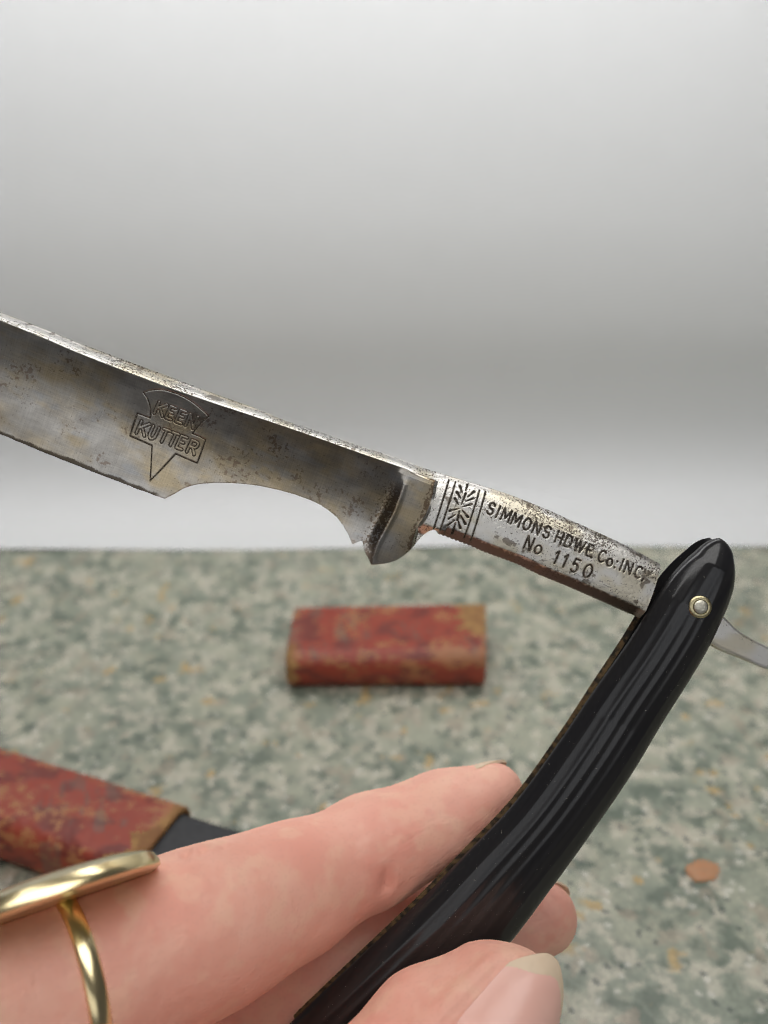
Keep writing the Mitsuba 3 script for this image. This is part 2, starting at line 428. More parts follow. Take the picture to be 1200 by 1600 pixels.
CASE_H, CASE_W, CASE_L = 0.0125, 0.0248, 0.105
b0, b1 = on_plane(0, 1156, CASE_H), on_plane(296, 1247, CASE_H)
dirb = b1 - b0; dirb /= np.linalg.norm(dirb)
sideb = np.array([-dirb[1], dirb[0], 0])
ob = b1 - dirb * CASE_L - sideb * CASE_W / 2; ob[2] = 0.0
Mb = FRAMES["case"] = frame(ob, dirb)
body = rounded_tube(CASE_L, CASE_W, CASE_H, 0.0048, wall=0.0012, n_len=80, seed=5)
tri = body.triangles_center
strip = (tri[:, 0] > CASE_L - 0.0016 - 0.0012 * meshkit.noise(tri * 500.0)) | ((tri[:, 0] > CASE_L - 0.0062 + 0.25 * (tri[:, 1] + 0.009) + 0.002 * np.sin(tri[:, 1] * 800)) & (tri[:, 1] < 0.004) & (tri[:, 2] > 0.009))
body.apply_transform(Mb)
vn = vertex_normals(np.array(body.vertices), np.array(body.faces))
labels["razor_case"] = {"label": "long worn red leather razor case with a black inner sleeve lying under the hand", "category": "razor case"}
put_normals("razor_case__body", np.array(body.vertices), np.array(body.faces)[~strip], vn, "case_leather")
put_normals("razor_case__worn_edge", np.array(body.vertices), np.array(body.faces)[strip], vn, "worn_board", label="bare tan edge at the open end of the red case")
sl = rounded_tube(0.060, CASE_W - 0.0035, CASE_H - 0.003, 0.0036, seed=7, rough=0.00006)
sl.apply_translation([CASE_L - 0.012, 0, 0.0014])
sl.apply_transform(Mb)
put("razor_case__inner_sleeve", sl, "black_card", smooth=40, label="black inner sleeve sticking out of the red case")


# ------------------------------------------------------------------ stroke letters
def arc(cx, cy, rx, ry, a0, a1, n=10):
    a = np.radians(np.linspace(a0, a1, n))
    return [(cx + rx * math.cos(x), cy + ry * math.sin(x)) for x in a]


# each glyph in a cell of unit width and unit height, y up, as polylines
GLYPH = {
    "S": [arc(.5, .74, .42, .26, 25, 270, 12) + arc(.5, .26, .42, .26, 90, -155, 12)[1:]],
    "I": [[(.5, 0), (.5, 1)]],
    "M": [[(.02, 0), (.08, 1), (.5, .25), (.92, 1), (.98, 0)]],
    "O": [arc(.5, .5, .45, .5, 0, 360, 24)], "0": [arc(.5, .5, .44, .5, 0, 360, 24)],
    "o": [arc(.5, .32, .38, .32, 0, 360, 20)],
    "N": [[(.05, 0), (.05, 1), (.95, 0), (.95, 1)]],
    "H": [[(.06, 0), (.06, 1)], [(.94, 0), (.94, 1)], [(.06, .5), (.94, .5)]],
    "D": [[(.06, 0), (.06, 1), (.45, 1)] + arc(.45, .5, .5, .5, 90, -90, 12) + [(.06, 0)]],
    "W": [[(0, 1), (.25, 0), (.5, .9), (.75, 0), (1, 1)]],
    "E": [[(.9, 1), (.1, 1), (.1, 0), (.9, 0)], [(.1, .52), (.75, .52)]],
    "C": [arc(.55, .5, .48, .5, 50, 310, 18)],
    "1": [[(.2, .78), (.55, 1), (.55, 0)]],
    "5": [[(.88, 1), (.25, 1), (.16, .56)] + arc(.48, .32, .4, .32, 120, -140, 14)],
    "K": [[(.08, 0), (.08, 1)], [(.95, 1), (.12, .42)], [(.38, .60), (.98, 0)]],
    "U": [[(.08, 1), (.08, .35)] + arc(.5, .35, .42, .35, 180, 360, 12) + [(.92, 1)]],
    "T": [[(.0, 1), (1, 1)], [(.5, 1), (.5, 0)]],
    "R": [[(.08, 0), (.08, 1), (.55, 1)] + arc(.55, .74, .35, .26, 90, -90, 9) + [(.08, .48)], [(.45, .48), (.95, 0)]],
    ".": [[(.5, .06), (.52, .10), (.46, .10), (.5, .05)]], ":": [[(.5, .06), (.52, .10), (.46, .10), (.5, .05)], [(.6, .62), (.6, .68)]], ",": [[(.55, .1), (.4, -.08)]],
}


def letter(ch, cx, cy, w, h, e1, e2):
    """The polylines of a letter whose cell is centred on (cx, cy), in the photograph's drawing; e1 along the line, e2 up the letter."""
    e1, e2 = np.array(e1, float), np.array(e2, float)
    return [np.array([cx, cy]) + (np.array(pl)[:, :1] - .5) * w * e1 + (np.array(pl)[:, 1:] - .5) * h * e2 for pl in GLYPH[ch]]


def stroke_distance(P, polys, radii=None):
    """Distance of the points P (n, 2) to the polylines (less each polyline's own radius)."""
    out = np.full(len(P), 1e9)
    for k, pl in enumerate(polys):
        pl = np.asarray(pl, float)
        r = 0.0 if radii is None else radii[k]
        lo, hi = pl.min(0) - 12, pl.max(0) + 12
        near = np.nonzero(((P > lo) & (P < hi)).all(1))[0]
        if not len(near):
            continue
        Q = P[near]
        for i in range(len(pl) - 1):
            a, b = pl[i], pl[i + 1]
            u = np.clip(((Q - a) @ (b - a)) / max((b - a) @ (b - a), 1e-9), 0, 1)
            rr = r if np.isscalar(r) else r[0] + (r[1] - r[0]) * u
            out[near] = np.minimum(out[near], np.linalg.norm(Q - a - u[:, None] * (b - a), axis=1) - rr)
    return out


TE1, TE2 = (math.cos(math.radians(22.8)), math.sin(math.radians(22.8))), (math.sin(math.radians(24.5)), -math.cos(math.radians(24.5)))
tang_text = []
for ch, x, y, w, h in (("S", 767.3, 795, 10.5, 18.5), ("I", 777.8, 800, 8, 18.5), ("M", 790.7, 805.3, 13.5, 18.5), ("M", 806.7, 812.5, 13.5, 18.5), ("O", 823, 819, 11.5, 18.5),
                       ("N", 838.3, 825.5, 11, 18.5), ("S", 854, 831.5, 10.5, 18.5), ("H", 873.3, 840, 10.5, 18), ("D", 887.8, 846, 11, 18), ("W", 904.5, 853, 15.5, 18), ("E", 920.8, 860, 9, 18),
                       (".", 926, 864, 8, 18), ("C", 940, 869, 11.5, 18), ("o", 952.8, 875.5, 11, 18), (":", 962, 879.5, 8, 18), ("I", 970.5, 882.5, 8, 18), ("N", 981.5, 887, 11, 18),
                       ("C", 997, 894, 11, 18), (",", 1006.5, 898, 8, 18),
                       ("N", 825.5, 848.7, 11, 20), ("o", 841, 855, 13, 21), ("1", 868.5, 870.5, 9, 20.5), ("1", 882, 876, 9, 20.5), ("5", 897.5, 883.5, 12, 21), ("0", 917, 891.8, 13.5, 21)):
    tang_text += letter(ch, x, y, w, h, TE1, TE2)
orn = [((310, 130), (285, 200), 15, 8), ((218, 145), (240, 225), 17, 7), ((180, 222), (222, 290), 18, 7), ((383, 212), (305, 275), 17, 7), ((282, 235), (230, 360), 13, 8), ((155, 295), (195, 368), 17, 6),
       ((370, 292), (280, 327), 15, 7), ((345, 360), (240, 392), 15, 6), ((90, 437), (200, 410), 15, 6), ((303, 508), (238, 428), 17, 6), ((180, 545), (205, 440), 12, 8), ((80, 530), (155, 482), 14, 7),
       ((273, 588), (222, 492), 17, 6), ((60, 610), (150, 547), 14, 7), ((215, 640), (190, 552), 16, 6), ((125, 695), (158, 577), 16, 7)]
oz = lambda p: (690 + p[0] / 7.5, 740 + p[1] / 7.5)
orn_lines, orn_r = [], []
for a, b, r0, r1 in orn:
    orn_lines.append([oz(a), oz(b)]); orn_r.append((r0 / 7.5, r1 / 7.5))
for a, b in (((702, 750), (677, 827)), ((712.5, 753), (687, 829)), ((750, 766), (725, 840)), ((759.5, 768), (735, 845))):
    orn_lines.append([a, b]); orn_r.append((1.3, 1.0))

LE1, LE2 = (0.936, 0.352), (0.47, -0.883)
lz = lambda x, y: (190 + x / 8.0, 590 + y / 8.0)
logo_words = []
for ch, x, y, w in (("K", 478, 392, 15), ("E", 607, 442, 11), ("E", 735, 490, 11.5), ("N", 868, 545, 14)):
    logo_words += letter(ch, *lz(x, y), w, 19.5, LE1, LE2)
for ch, x, y, w in (("K", 235, 630, 15), ("U", 372, 685, 11.5), ("T", 508, 724, 10.5), ("T", 618, 767, 10.5), ("E", 725, 808, 11.5), ("R", 868, 865, 14)):
    logo_words += letter(ch, *lz(x, y), w, 20.5, LE1, LE2)
logo_outline = [[lz(*p) for p in ((275, 188), (340, 168), (420, 157), (500, 156), (560, 165), (640, 187), (720, 215), (800, 252), (870, 293), (940, 345), (1010, 405), (1060, 450), (1092, 488),
                                  (1040, 520), (985, 570), (930, 625), (870, 695), (950, 725), (1035, 770), (985, 900), (915, 1062), (780, 1005), (645, 945), (480, 1115), (315, 1280), (325, 1120), (335, 960), (345, 840),
                                  (210, 780), (68, 718), (120, 580), (178, 442), (260, 470), (340, 498), (350, 400), (342, 330), (322, 260), (275, 188))]]

# ------------------------------------------------------------------ the razor's steel
def st(x, y):
    x, y = np.asarray(x, float), np.asarray(y, float)
    return (x - 600) * CA + (y - 800) * SA, -(x - 600) * SA + (y - 800) * CA


def xy(s, t):
    return 600 + s * CA - t * SA, 800 + s * SA + t * CA


def curve(points, smooth=True):
    p = np.array(points, float)
    s, t = st(p[:, 0], p[:, 1])
    o = np.argsort(s)
    s, t = s[o], t[o]
    if smooth:
        return PchipInterpolator(s, t)
    return lambda q: np.interp(q, s, t)


top_c = curve([(-330, 375), (-200, 418), (-100, 452), (0, 486), (67, 512), (133, 538), (200, 563), (267, 588), (333, 613), (400, 637), (433, 651), (500, 674), (567, 697), (633, 719), (660, 729), (710, 745), (760, 760), (810, 777),
               (860, 797), (893, 812), (970, 847), (1043, 886), (1100, 921)])
arris_c = curve([(-330, 378), (-200, 426), (-100, 463), (0, 501), (67, 528), (133, 556), (200, 582), (267, 607), (333, 630), (400, 652), (433, 663), (500, 686), (567, 710), (633, 733), (670, 747), (760, 778), (860, 818)])
bot_c = curve([(-330, 570), (-200, 603), (-100, 640), (0, 680), (33, 694), (67, 708), (100, 721), (133, 734), (200, 760), (235, 773), (253, 779), (256, 777), (262, 774), (267, 771.5), (275, 766.5), (283, 762), (295, 758), (307, 755.5), (333, 753.5), (360, 754), (383, 756), (400, 758),
               (433, 765), (458, 772), (483, 781), (500, 789), (513, 798), (525, 808), (535, 821), (543, 835), (550, 851), (551.5, 850.5), (558, 847.5), (564, 845), (566, 847), (567.5, 854), (569.5, 863), (572, 868), (575, 873), (579.5, 883.5), (588, 883.5),
               (600, 882), (610, 879.5), (620, 876), (631, 869), (640, 861), (648, 852), (656, 842), (664, 834.5), (670, 830), (677, 827.5), (683, 829), (687, 834), (700, 839), (735, 852), (760, 863), (810, 881), (847, 899), (889, 916), (935, 936), (985, 958.5), (1040, 985)], smooth=False)
ridge_p = np.array([(638, 728), (635, 737), (629, 765), (617, 797), (601, 829), (589, 853), (581, 884)], float)
step_p = np.array([(682, 745), (678, 757), (675.5, 773), (667, 800), (651, 827), (644, 852), (642, 862)], float)
rs, rt = st(ridge_p[:, 0], ridge_p[:, 1])
qs, qt = st(step_p[:, 0], step_p[:, 1])
ridge_s = PchipInterpolator(rt, rs, extrapolate=True)
step_s = PchipInterpolator(qt, qs, extrapolate=True)
RIDGE_FIT = np.polyfit(rt, rs, 3)
STEP_FIT = np.polyfit(qt, qs, 3)
HS = 28.0                                                     # half the spine's thickness


def poly(c, t):
    return ((c[0] * t + c[1]) * t + c[2]) * t + c[3]


RIDGE_C, STEP_C = [float(v) for v in RIDGE_FIT], [float(v) for v in STEP_FIT]


def rust_color(x, t):
    return mix((0.17, 0.095, 0.045), (0.075, 0.05, 0.035), fbm(x / 3.0, t / 3.0, 4.0))


def blade_color(p, n, uv):
    """The blade's steel with the brown rust that has settled in the corner before the shoulder."""
    x, y, s, t = rz(p)
    near = poly(RIDGE_C, t) - s
    grain = fbm(x / 2.5, y / 2.5, 6.0, octaves=3)
    w = smoothstep(0.44, 0.60, grain + 0.34 * (smoothstep(34.0, 4.0, near) - 0.5)) * smoothstep(44.0, 20.0, near) * smoothstep(-60.0, -30.0, t)
    return mix(steel_color(p, n, uv), rust_color(x, t), 0.75 * w)


def shoulder_color(p, n, uv):
    """The same steel, with rust settled along the step up to the tang."""
    x, y, s, t = rz(p)
    grain = fbm(x / 2.5, y / 2.5, 6.0, octaves=3)
    q = poly(STEP_C, t) - s
    w = smoothstep(0.46, 0.60, grain + 0.3 * (smoothstep(12.0, 1.0, q) - 0.5)) * smoothstep(16.0, 7.0, q)
    return mix(steel_color(p, n, uv), rust_color(x, t), 0.75 * w)


principled("steel", proc(blade_color), proc(steel_rough), 1.0, steel_bump, 3.5e-6, 4e-5)
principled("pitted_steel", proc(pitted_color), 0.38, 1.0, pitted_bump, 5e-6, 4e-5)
principled("shoulder_steel", proc(shoulder_color), 0.23, 1.0, steel_bump, 3.5e-6, 4e-5)

def bell(x):
    return np.exp(-x * x)


_tv = np.linspace(0, 1, 400)
_tilt = np.interp(_tv, [0, .03, .10, .22, .40, .60, .76, .845, .865, 1.0], [64, 44, 24, 15, 9, 4, -3, -7, -48, -52])
_tang = np.concatenate([[0], np.cumsum(np.tan(np.radians(_tilt))[:-1] * (1 / 399.0))])
_blend = lambda a, b, w: a * (1 - w) + b * w


def sm(a, b, x):
    u = np.clip((x - a) / (b - a), 0, 1)
    return u * u * (3 - 2 * u)


def steel_height(s, t, smooth_only=False):
    """Half-thickness of the steel at (s, t), and which region it belongs to (0 blade, 1 facet, 2 tang)."""
    tt, ta, tb = top_c(s), arris_c(np.minimum(s, 300)), bot_c(s)
    tb_s = np.interp(s, [-1000, -345, -290, -140, -60, 0, 40, 70, 120, 460], [tb.max(), 0, 0, 0, 0, 0, 0, 0, 0, 0]) * 0 + tb
    # spine flank: rounded above, turning towards the viewer at the arris
    q = np.clip((t - tt) / np.maximum(ta - tt, 1), 0, 1)
    qq = np.linspace(0, 1, 60)
    tilt = np.interp(qq, [0, .3, .58, .68, .88, 1], [80, 74, 67, 44, 26, 12])
    prof = np.concatenate([[0], np.cumsum(np.tan(np.radians(tilt))[:-1] / 59.0)])
    prof = prof - prof[-1]
    spine = HS + (ta - tt) * np.interp(q, qq, prof)
    depth = np.interp(s, [-1100, -600, -330, -250, -120, 0, 60], [196, 178, 168, 165, 165, 165, 160])
    v = np.clip((t - ta) / depth, 0, 1.2)
    hollow = 2.0 + (HS - 3.2) * np.clip(1 - v / 0.76, 0, 1) ** 1.75 + 1.2 * np.clip(1 - v, 0, 1) + 2.4 * bell((v - 0.80) / 0.26) * 0
    blade = np.where(t < ta, spine, hollow)
    # facet between the hollow and the tang
    sr, sq = ridge_s(np.clip(t, rt.min() - 10, rt.max() + 8)), step_s(np.clip(t, qt.min() - 12, qt.max() + 8))
    w = np.clip((s - sr) / np.maximum(sq - sr, 4), 0, 1)
    low = np.clip((t + 66) / 154.0, 0, 1)
    facet = 1.2 + 26.5 * (1 - low) + 3.0 * w
    ridge = hollow + (facet - hollow) * sm(-26, 0, s - sr) ** 1.6
    tw = np.maximum(tb - tt, 60.0)
    tw = np.where(s < 100, np.interp(s, [60, 100], [100, 100]), tw)
    vv = np.clip((t - tt) / tw, 0, 1)
    tang = 7.0 + tw * np.interp(vv, _tv, _tang)
    tang = np.maximum(tang, 3.0)
    stp = sm(-1.0, 5.0, s - sq)
    body = np.where(s < sr, ridge, facet)
    lowtip = sm(55, 95, t) * np.where(s > 60, 0, 1)
    body = body + 1.0 * bell((s - sr - 1.0) / 4.5) * sm(-66, -50, t)
    h = body * (1 - stp) + (tang + 1.0) * stp
    # the spine's flank runs on above the facet and melts into the tang
    fade = sm(sr, sq + 14, s)
    over = np.where(t < ta, spine * (1 - fade) + tang * fade, h)
    soft = sm(0, 3.5, t - ta)
    h = np.where(t < ta, over, h * soft + np.minimum(h, HS) * (1 - soft)) if not smooth_only else h
    region = np.where(t < ta, np.where(s > sq + 6, 2, 3), np.where(s < sr, 0, np.where(s < sq, 1, 2)))
    edge = np.clip((tb - t) / 5.0, 0, 1)
    h = np.where(s < 30, np.minimum(h, 1.0 + 30 * edge), h)
    return np.maximum(h, 0.8), region


def steel_sheet(s_vals, nt, engraved):
    S = np.repeat(s_vals[:, None], nt, 1)
    tt, tb = top_c(s_vals), bot_c(s_vals)
    teeth = np.where((s_vals > 92) & (s_vals < 420), 2.6 * (np.abs(((s_vals / 7.2) % 1.0) - 0.5) * 2 - 0.5), 0)
    nick = np.where(s_vals < -330, 1.3 * (meshkit.fbm(np.stack([s_vals / 13.0, s_vals * 0, s_vals * 0], 1), 3, 4) - 0.5), 0)
    tb = tb + teeth + nick
    u = np.linspace(0, 1, nt)
    u = u + 0.0 * u
    Tt = tt[:, None] + (tb - tt)[:, None] * u[None, :]
    h, reg = steel_height(S, Tt)
    x, y = xy(S, Tt)
    P = np.stack([x.ravel(), y.ravel()], 1)
    mark = np.zeros(len(P), int)
    h = h.ravel()
    if engraved:
        h = h - 0.18 * np.clip((meshkit.fbm(np.stack([P[:, 0] / 3.0, P[:, 1] / 3.0, P[:, 0] * 0], 1), 2, 5) - 0.55) * 6, 0, 1) * (np.isin(reg.ravel(), (2, 3)))
        dt = stroke_distance(P, tang_text)
        do = stroke_distance(P, orn_lines, orn_r)
        dl = np.abs(stroke_distance(P, logo_words) - 2.3)
        db = stroke_distance(P, logo_outline)
        h = h - 1.8 * sm(2.0, 0.7, dt) - 2.0 * sm(0.5, -1.2, do) - 0.3 * sm(1.2, 0.3, dl) - 0.35 * sm(1.6, 0.5, db)
        h = h + 0.12 * bell((dt - 2.8) / 0.8) + 0.12 * bell((do - 1.2) / 0.8)
        mark = np.where(dt < 1.6, 1, np.where(do < 0.1, 2, np.where((dl < 0.95) | (db < 1.2), 3, 0)))
    # the stamped underside of the tang
    return x.ravel(), y.ravel(), h, reg.ravel(), mark


sv = np.unique(np.concatenate([np.arange(-1010, -720, 2.0), np.arange(-720, 436, 0.62)]))
NT = 250
x, y, h, reg, mark = steel_sheet(sv, NT, True)
front = R(x, y, h)
ff = grid_faces(len(sv), NT)
fn = vertex_normals(front, ff)
if fn[len(fn) // 2] @ FWD > 0:
    ff, fn = ff[:, ::-1], -fn
fm = np.where((mark[ff] == mark[ff][:, :1]).all(1), mark[ff][:, 0], 0)
fr = np.median(reg[ff], axis=1).astype(int)
labels["straight_razor"] = {"label": "open straight razor with stamped steel tang and black handle held by the hand", "category": "razor"}
put_normals("straight_razor__blade", front, ff[(fm == 0) & (fr == 0)], fn, "steel")
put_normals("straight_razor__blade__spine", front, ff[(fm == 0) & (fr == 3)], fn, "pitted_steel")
put_normals("straight_razor__shoulder", front, ff[(fm == 0) & (fr == 1)], fn, "shoulder_steel", label="flat shoulder between blade and tang")
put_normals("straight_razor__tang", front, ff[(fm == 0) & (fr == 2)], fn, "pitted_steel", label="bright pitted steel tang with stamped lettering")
put_normals("straight_razor__tang__lettering", front, ff[fm == 1], fn, "etched_steel", label="stamped lettering SIMMONS HDWE. Co. INC. No 1150")
put_normals("straight_razor__tang__ornament", front, ff[fm == 2], fn, "etched_steel", label="stamped leaf rosette between double lines")
put_normals("straight_razor__blade__emblem", front, ff[fm == 3], fn, "etched_steel", label="etched wedge emblem with the words KEEN KUTTER")
# the back of the steel and its edges
sb = np.arange(-1010, 436, 3.1)
sb = np.unique(np.concatenate([sb, [sv[0], sv[-1]]]))
xb, yb, hb, _, _ = steel_sheet(sb, 90, False)
back = R(xb, yb, -hb)
bf = grid_faces(len(sb), 90, flip=True)
ex, ey, eh, _, _ = x.reshape(len(sv), NT), y.reshape(len(sv), NT), h.reshape(len(sv), NT), 0, 0
pieces_v, pieces_f, at = [back], [bf], len(back)
for k in (0, -1):
    vv = np.vstack([R(ex[:, k], ey[:, k], eh[:, k]), R(ex[:, k], ey[:, k], -eh[:, k])])
    n = len(sv)
    a = np.arange(n - 1)
    e = np.vstack([np.stack([a, a + 1, a + 1 + n], 1), np.stack([a, a + 1 + n, a + n], 1)])
    pieces_v.append(vv); pieces_f.append((e if k == 0 else e[:, ::-1]) + at); at += len(vv)
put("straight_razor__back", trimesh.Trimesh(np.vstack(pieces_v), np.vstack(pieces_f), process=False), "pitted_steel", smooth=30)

# the tail beyond the pivot, curling up past the frame
tl = np.array([(1060, 925, 995), (1090, 938, 1001), (1115, 948, 1010), (1128, 957, 1018), (1140, 969, 1023), (1156, 985, 1029), (1180, 1000, 1039), (1200, 1010, 1047), (1240, 1027, 1058), (1290, 1030, 1060), (1340, 1012, 1045), (1385, 985, 1015), (1405, 975, 988)], float)
tx = np.linspace(1060, 1405, 170)
tt, tb = PchipInterpolator(tl[:, 0], tl[:, 1])(tx), PchipInterpolator(tl[:, 0], tl[:, 2])(tx)
u = np.linspace(0, 1, 60)
TX, U = np.meshgrid(tx, u, indexing="ij")
TY = tt[:, None] + (tb - tt)[:, None] * U
TH = np.interp(U, [0, .04, .10, .80, .86, .95, 1], [7, 13, 14, 14.5, 14.5, 14, 8]) * np.interp(TX, [1060, 1200, 1405], [1.1, 0.9, 0.5])
vf, vb = R(TX, TY, TH).reshape(-1, 3), R(TX, TY, -TH).reshape(-1, 3)
tf = grid_faces(len(tx), 60)
if np.cross(vf[tf[0, 1]] - vf[tf[0, 0]], vf[tf[0, 2]] - vf[tf[0, 0]]) @ FWD > 0:
    tf = tf[:, ::-1]
k, i = len(vf), np.arange(len(vf)).reshape(len(tx), 60)
side = []
for ringi in (i[:, 0], i[:, -1][::-1], i[0, :][::-1], i[-1, :]):
    for a, b in zip(ringi[:-1], ringi[1:]):
        side += [[a, b, b + k], [a, b + k, a + k]]
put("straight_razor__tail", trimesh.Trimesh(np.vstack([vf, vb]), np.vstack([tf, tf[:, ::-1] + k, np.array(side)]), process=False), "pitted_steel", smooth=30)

# ------------------------------------------------------------------ the black scales
LR = np.array([(1123, 841, 1125, 841), (1111, 844, 1137, 851), (1100, 850, 1145, 869), (1087, 861, 1147, 892), (1069, 877, 1145, 915), (1050, 898, 1137, 942), (1031, 925, 1123, 973), (1014, 953, 1106, 1010), (983, 1003, 1080, 1057),
               (936, 1072, 1042, 1120), (878, 1159, 992, 1205), (806, 1258, 931, 1296), (724, 1345, 863, 1391), (645, 1426, 790, 1488), (567, 1500, 715, 1570), (484, 1580, 632, 1652), (382, 1680, 520, 1752), (300, 1762, 425, 1836), (285, 1800, 350, 1850), (305, 1835, 315, 1842)], float)
mid = (LR[:, :2] + LR[:, 2:]) / 2
arcl = np.concatenate([[0], np.cumsum(np.linalg.norm(np.diff(mid, axis=0), axis=1))])
lq = np.concatenate([np.linspace(0, 40, 40) ** 1.0, np.linspace(41, arcl[-1] - 40, 420), np.linspace(arcl[-1] - 39, arcl[-1], 30)])
LRq = np.stack([PchipInterpolator(arcl, LR[:, j])(lq) for j in range(4)], 1)
NW = 121
ph = np.linspace(-np.pi / 2, np.pi / 2, NW)
wv = np.sin(ph)
SX = LRq[:, :1] + (LRq[:, 2:3] - LRq[:, :1]) * (wv + 1) / 2
SY = LRq[:, 1:2] + (LRq[:, 3:4] - LRq[:, 1:2]) * (wv + 1) / 2
dome = (1 - np.abs(wv) ** 2.5) ** 0.62
ends = np.minimum(np.sqrt(np.clip(lq / 46.0, 0, 1)), np.sqrt(np.clip((arcl[-1] - lq) / 40.0, 0, 1)))
# shallow lengthwise hollows from shaping and wear
rip = sum(a * np.exp(-((wv[None, :] - c - 0.02 * np.sin(lq[:, None] / 260.0 + c * 3)) / wd) ** 2) for a, c, wd in ((.9, -.68, .07), (1.2, -.42, .08), (.9, -.16, .08), (1.0, .10, .08), (.9, .36, .08), (.7, .62, .07)))
GAP = np.interp(lq, [0, 120, 330, 900], [22, 27, 15, 9])
SH = GAP[:, None] + ends[:, None] * (25.0 * dome[None, :] + rip * np.minimum(1, (lq[:, None] / 170.0) ** 1.5) * dome[None, :])


ray = FWD + (1000.0 - 600.0) / FPX * RIGHT - (1050.0 - 800.0) / FPX * UP
ray /= np.linalg.norm(ray)
roll_axis = np.cross(FWD, ray); roll_axis /= np.linalg.norm(roll_axis)
PIVOT = R(1090, 948, 0)
ROLLM = trimesh.transformations.rotation_matrix(math.radians(3.0), roll_axis)[:3, :3]


def RH(x, y, h):
    return PIVOT + (R(x, y, h) - PIVOT) @ ROLLM.T


def scale_mesh(sign):
    f1 = RH(SX, SY, sign * SH).reshape(-1, 3)
    f2 = RH(SX, SY, sign * (GAP[:, None] - 0.4) + 0 * SX).reshape(-1, 3)
    f = grid_faces(len(lq), NW)
    nn = np.cross(f1[f[4000, 1]] - f1[f[4000, 0]], f1[f[4000, 2]] - f1[f[4000, 0]])
    if nn @ FWD * sign > 0:
        f = f[:, ::-1]
    return f1, f2, f


wgrid = np.tile(wv, len(lq))
for key, sign in (("straight_razor__scale", 1), ("straight_razor__scale_001", -1)):
    f1, f2, f = scale_mesh(sign)
    vv = np.vstack([f1, f2])
    fa = np.vstack([f, f[:, ::-1] + len(f1)])
    ww, ll = np.tile(wgrid, 2)[fa].mean(1), np.tile(np.repeat(lq, NW), 2)[fa].mean(1)
    rim = (sign < 0) & (ww < -0.84) & (ll > 120) & ((np.arange(len(fa)) >= len(f)) | (ww < -0.93))
    put(key, trimesh.Trimesh(vv, fa[~rim], process=False), "black_horn", smooth=45)
    if sign < 0:
        put(key + "__rim", trimesh.Trimesh(vv, fa[rim], process=False), "grimy_horn", smooth=45, label="brown grimy rim of the rear black scale")


def lathe(profile, centre, axis, n=40):
    """Profile of (radius, height) turned round the axis, in metres."""
    axis = np.asarray(axis) / np.linalg.norm(axis)
    x = np.cross(axis, [0.1, 0.3, 0.95]); x /= np.linalg.norm(x)
    y = np.cross(axis, x)
    a = np.arange(n) * 2 * np.pi / n
    v = np.vstack([centre + r * (np.cos(a)[:, None] * x + np.sin(a)[:, None] * y) + hh * axis for r, hh in profile])
    f = []
    for i in range(len(profile) - 1):
        for j in range(n):
            k = (j + 1) % n
            f += [[i * n + j, i * n + k, (i + 1) * n + k], [i * n + j, (i + 1) * n + k, (i + 1) * n + j]]
    return trimesh.Trimesh(v, np.array(f), process=False)


pv0 = RH(1084, 946, 27 + 24.0)
put("straight_razor__pivot_washer", lathe([(PX * r, PX * z) for r, z in ((17.5, -8), (17.5, 1.0), (16.5, 2.2), (14, 3.2), (11.5, 3.0), (10.5, 1.5), (10.3, -8))], pv0, -FWD @ ROLLM.T), "brass", smooth=40, label="brass washer round the pivot pin")
put("straight_razor__pivot_pin", lathe([(PX * r, PX * z) for r, z in ((10.0, -90), (10.6, 3.2), (10.2, 4.6), (8.6, 5.6), (5.0, 6.2), (0.01, 6.4))], pv0, -FWD @ ROLLM.T), "nickel", smooth=40, label="silvery domed pivot pin")

# ------------------------------------------------------------------ the hand
def J(px, py, d, rpx):
    return np.append(W(px, py, d), rpx * d / FPX)


BONES = {
    "index": [J(770, 1240, .1305, 47), J(690, 1280, .1298, 60), J(580, 1328, .1265, 72), J(450, 1393, .118, 88), J(335, 1446, .110, 107), J(230, 1488, .104, 112), J(110, 1540, .098, 124), J(-140, 1640, .089, 160)],
    "middle": [J(846, 1434, .1350, 54), J(770, 1462, .1350, 63), J(640, 1462, .1356, 84), J(500, 1508, .1338, 98), J(330, 1600, .129, 114), J(120, 1710, .118, 118), J(-150, 1830, .104, 150)],
    "ring": [J(600, 1690, .132, 62), J(480, 1720, .131, 76), J(330, 1790, .122, 94), J(100, 1880, .112, 108), J(-150, 1990, .102, 140)],
    "little": [J(460, 1830, .122, 58), J(340, 1850, .122, 72), J(200, 1930, .114, 84), J(-10, 2030, .105, 100), J(-170, 2110, .100, 130)],
    "thumb": [J(806, 1560, .1075, 70), J(760, 1640, .1045, 92), J(690, 1765, .098, 118), J(520, 1980, .085, 140), J(200, 2180, .078, 190), J(-120, 2150, .080, 230)],
    "pulp": [J(756, 1556, .1110, 76), J(668, 1620, .1090, 92), J(575, 1735, .102, 112)],
}
PALM = [(J(-140, 1640, .089, 160), J(-480, 1900, .074, 300)), (J(-150, 1850, .098, 150), J(-480, 1950, .080, 300)), (J(-150, 1990, .102, 140), J(-500, 2000, .085, 300)), (J(-170, 2110, .100, 130), J(-520, 2100, .085, 280)),
        (J(-120, 2150, .080, 230), J(-480, 2000, .078, 300)), (J(-480, 1950, .078, 330), J(-1150, 2150, .070, 400))]


def cone_sd(P, a, b):
    ba = b[:3] - a[:3]
    u = np.clip(((P - a[:3]) @ ba) / max(ba @ ba, 1e-12), 0, 1)
    return np.linalg.norm(P - a[:3] - u[:, None] * ba, axis=1) - (a[3] + (b[3] - a[3]) * u)


def smin(a, b, k):
    hh = np.clip(0.5 + 0.5 * (b - a) / k, 0, 1)
    return b + (a - b) * hh - k * hh * (1 - hh)


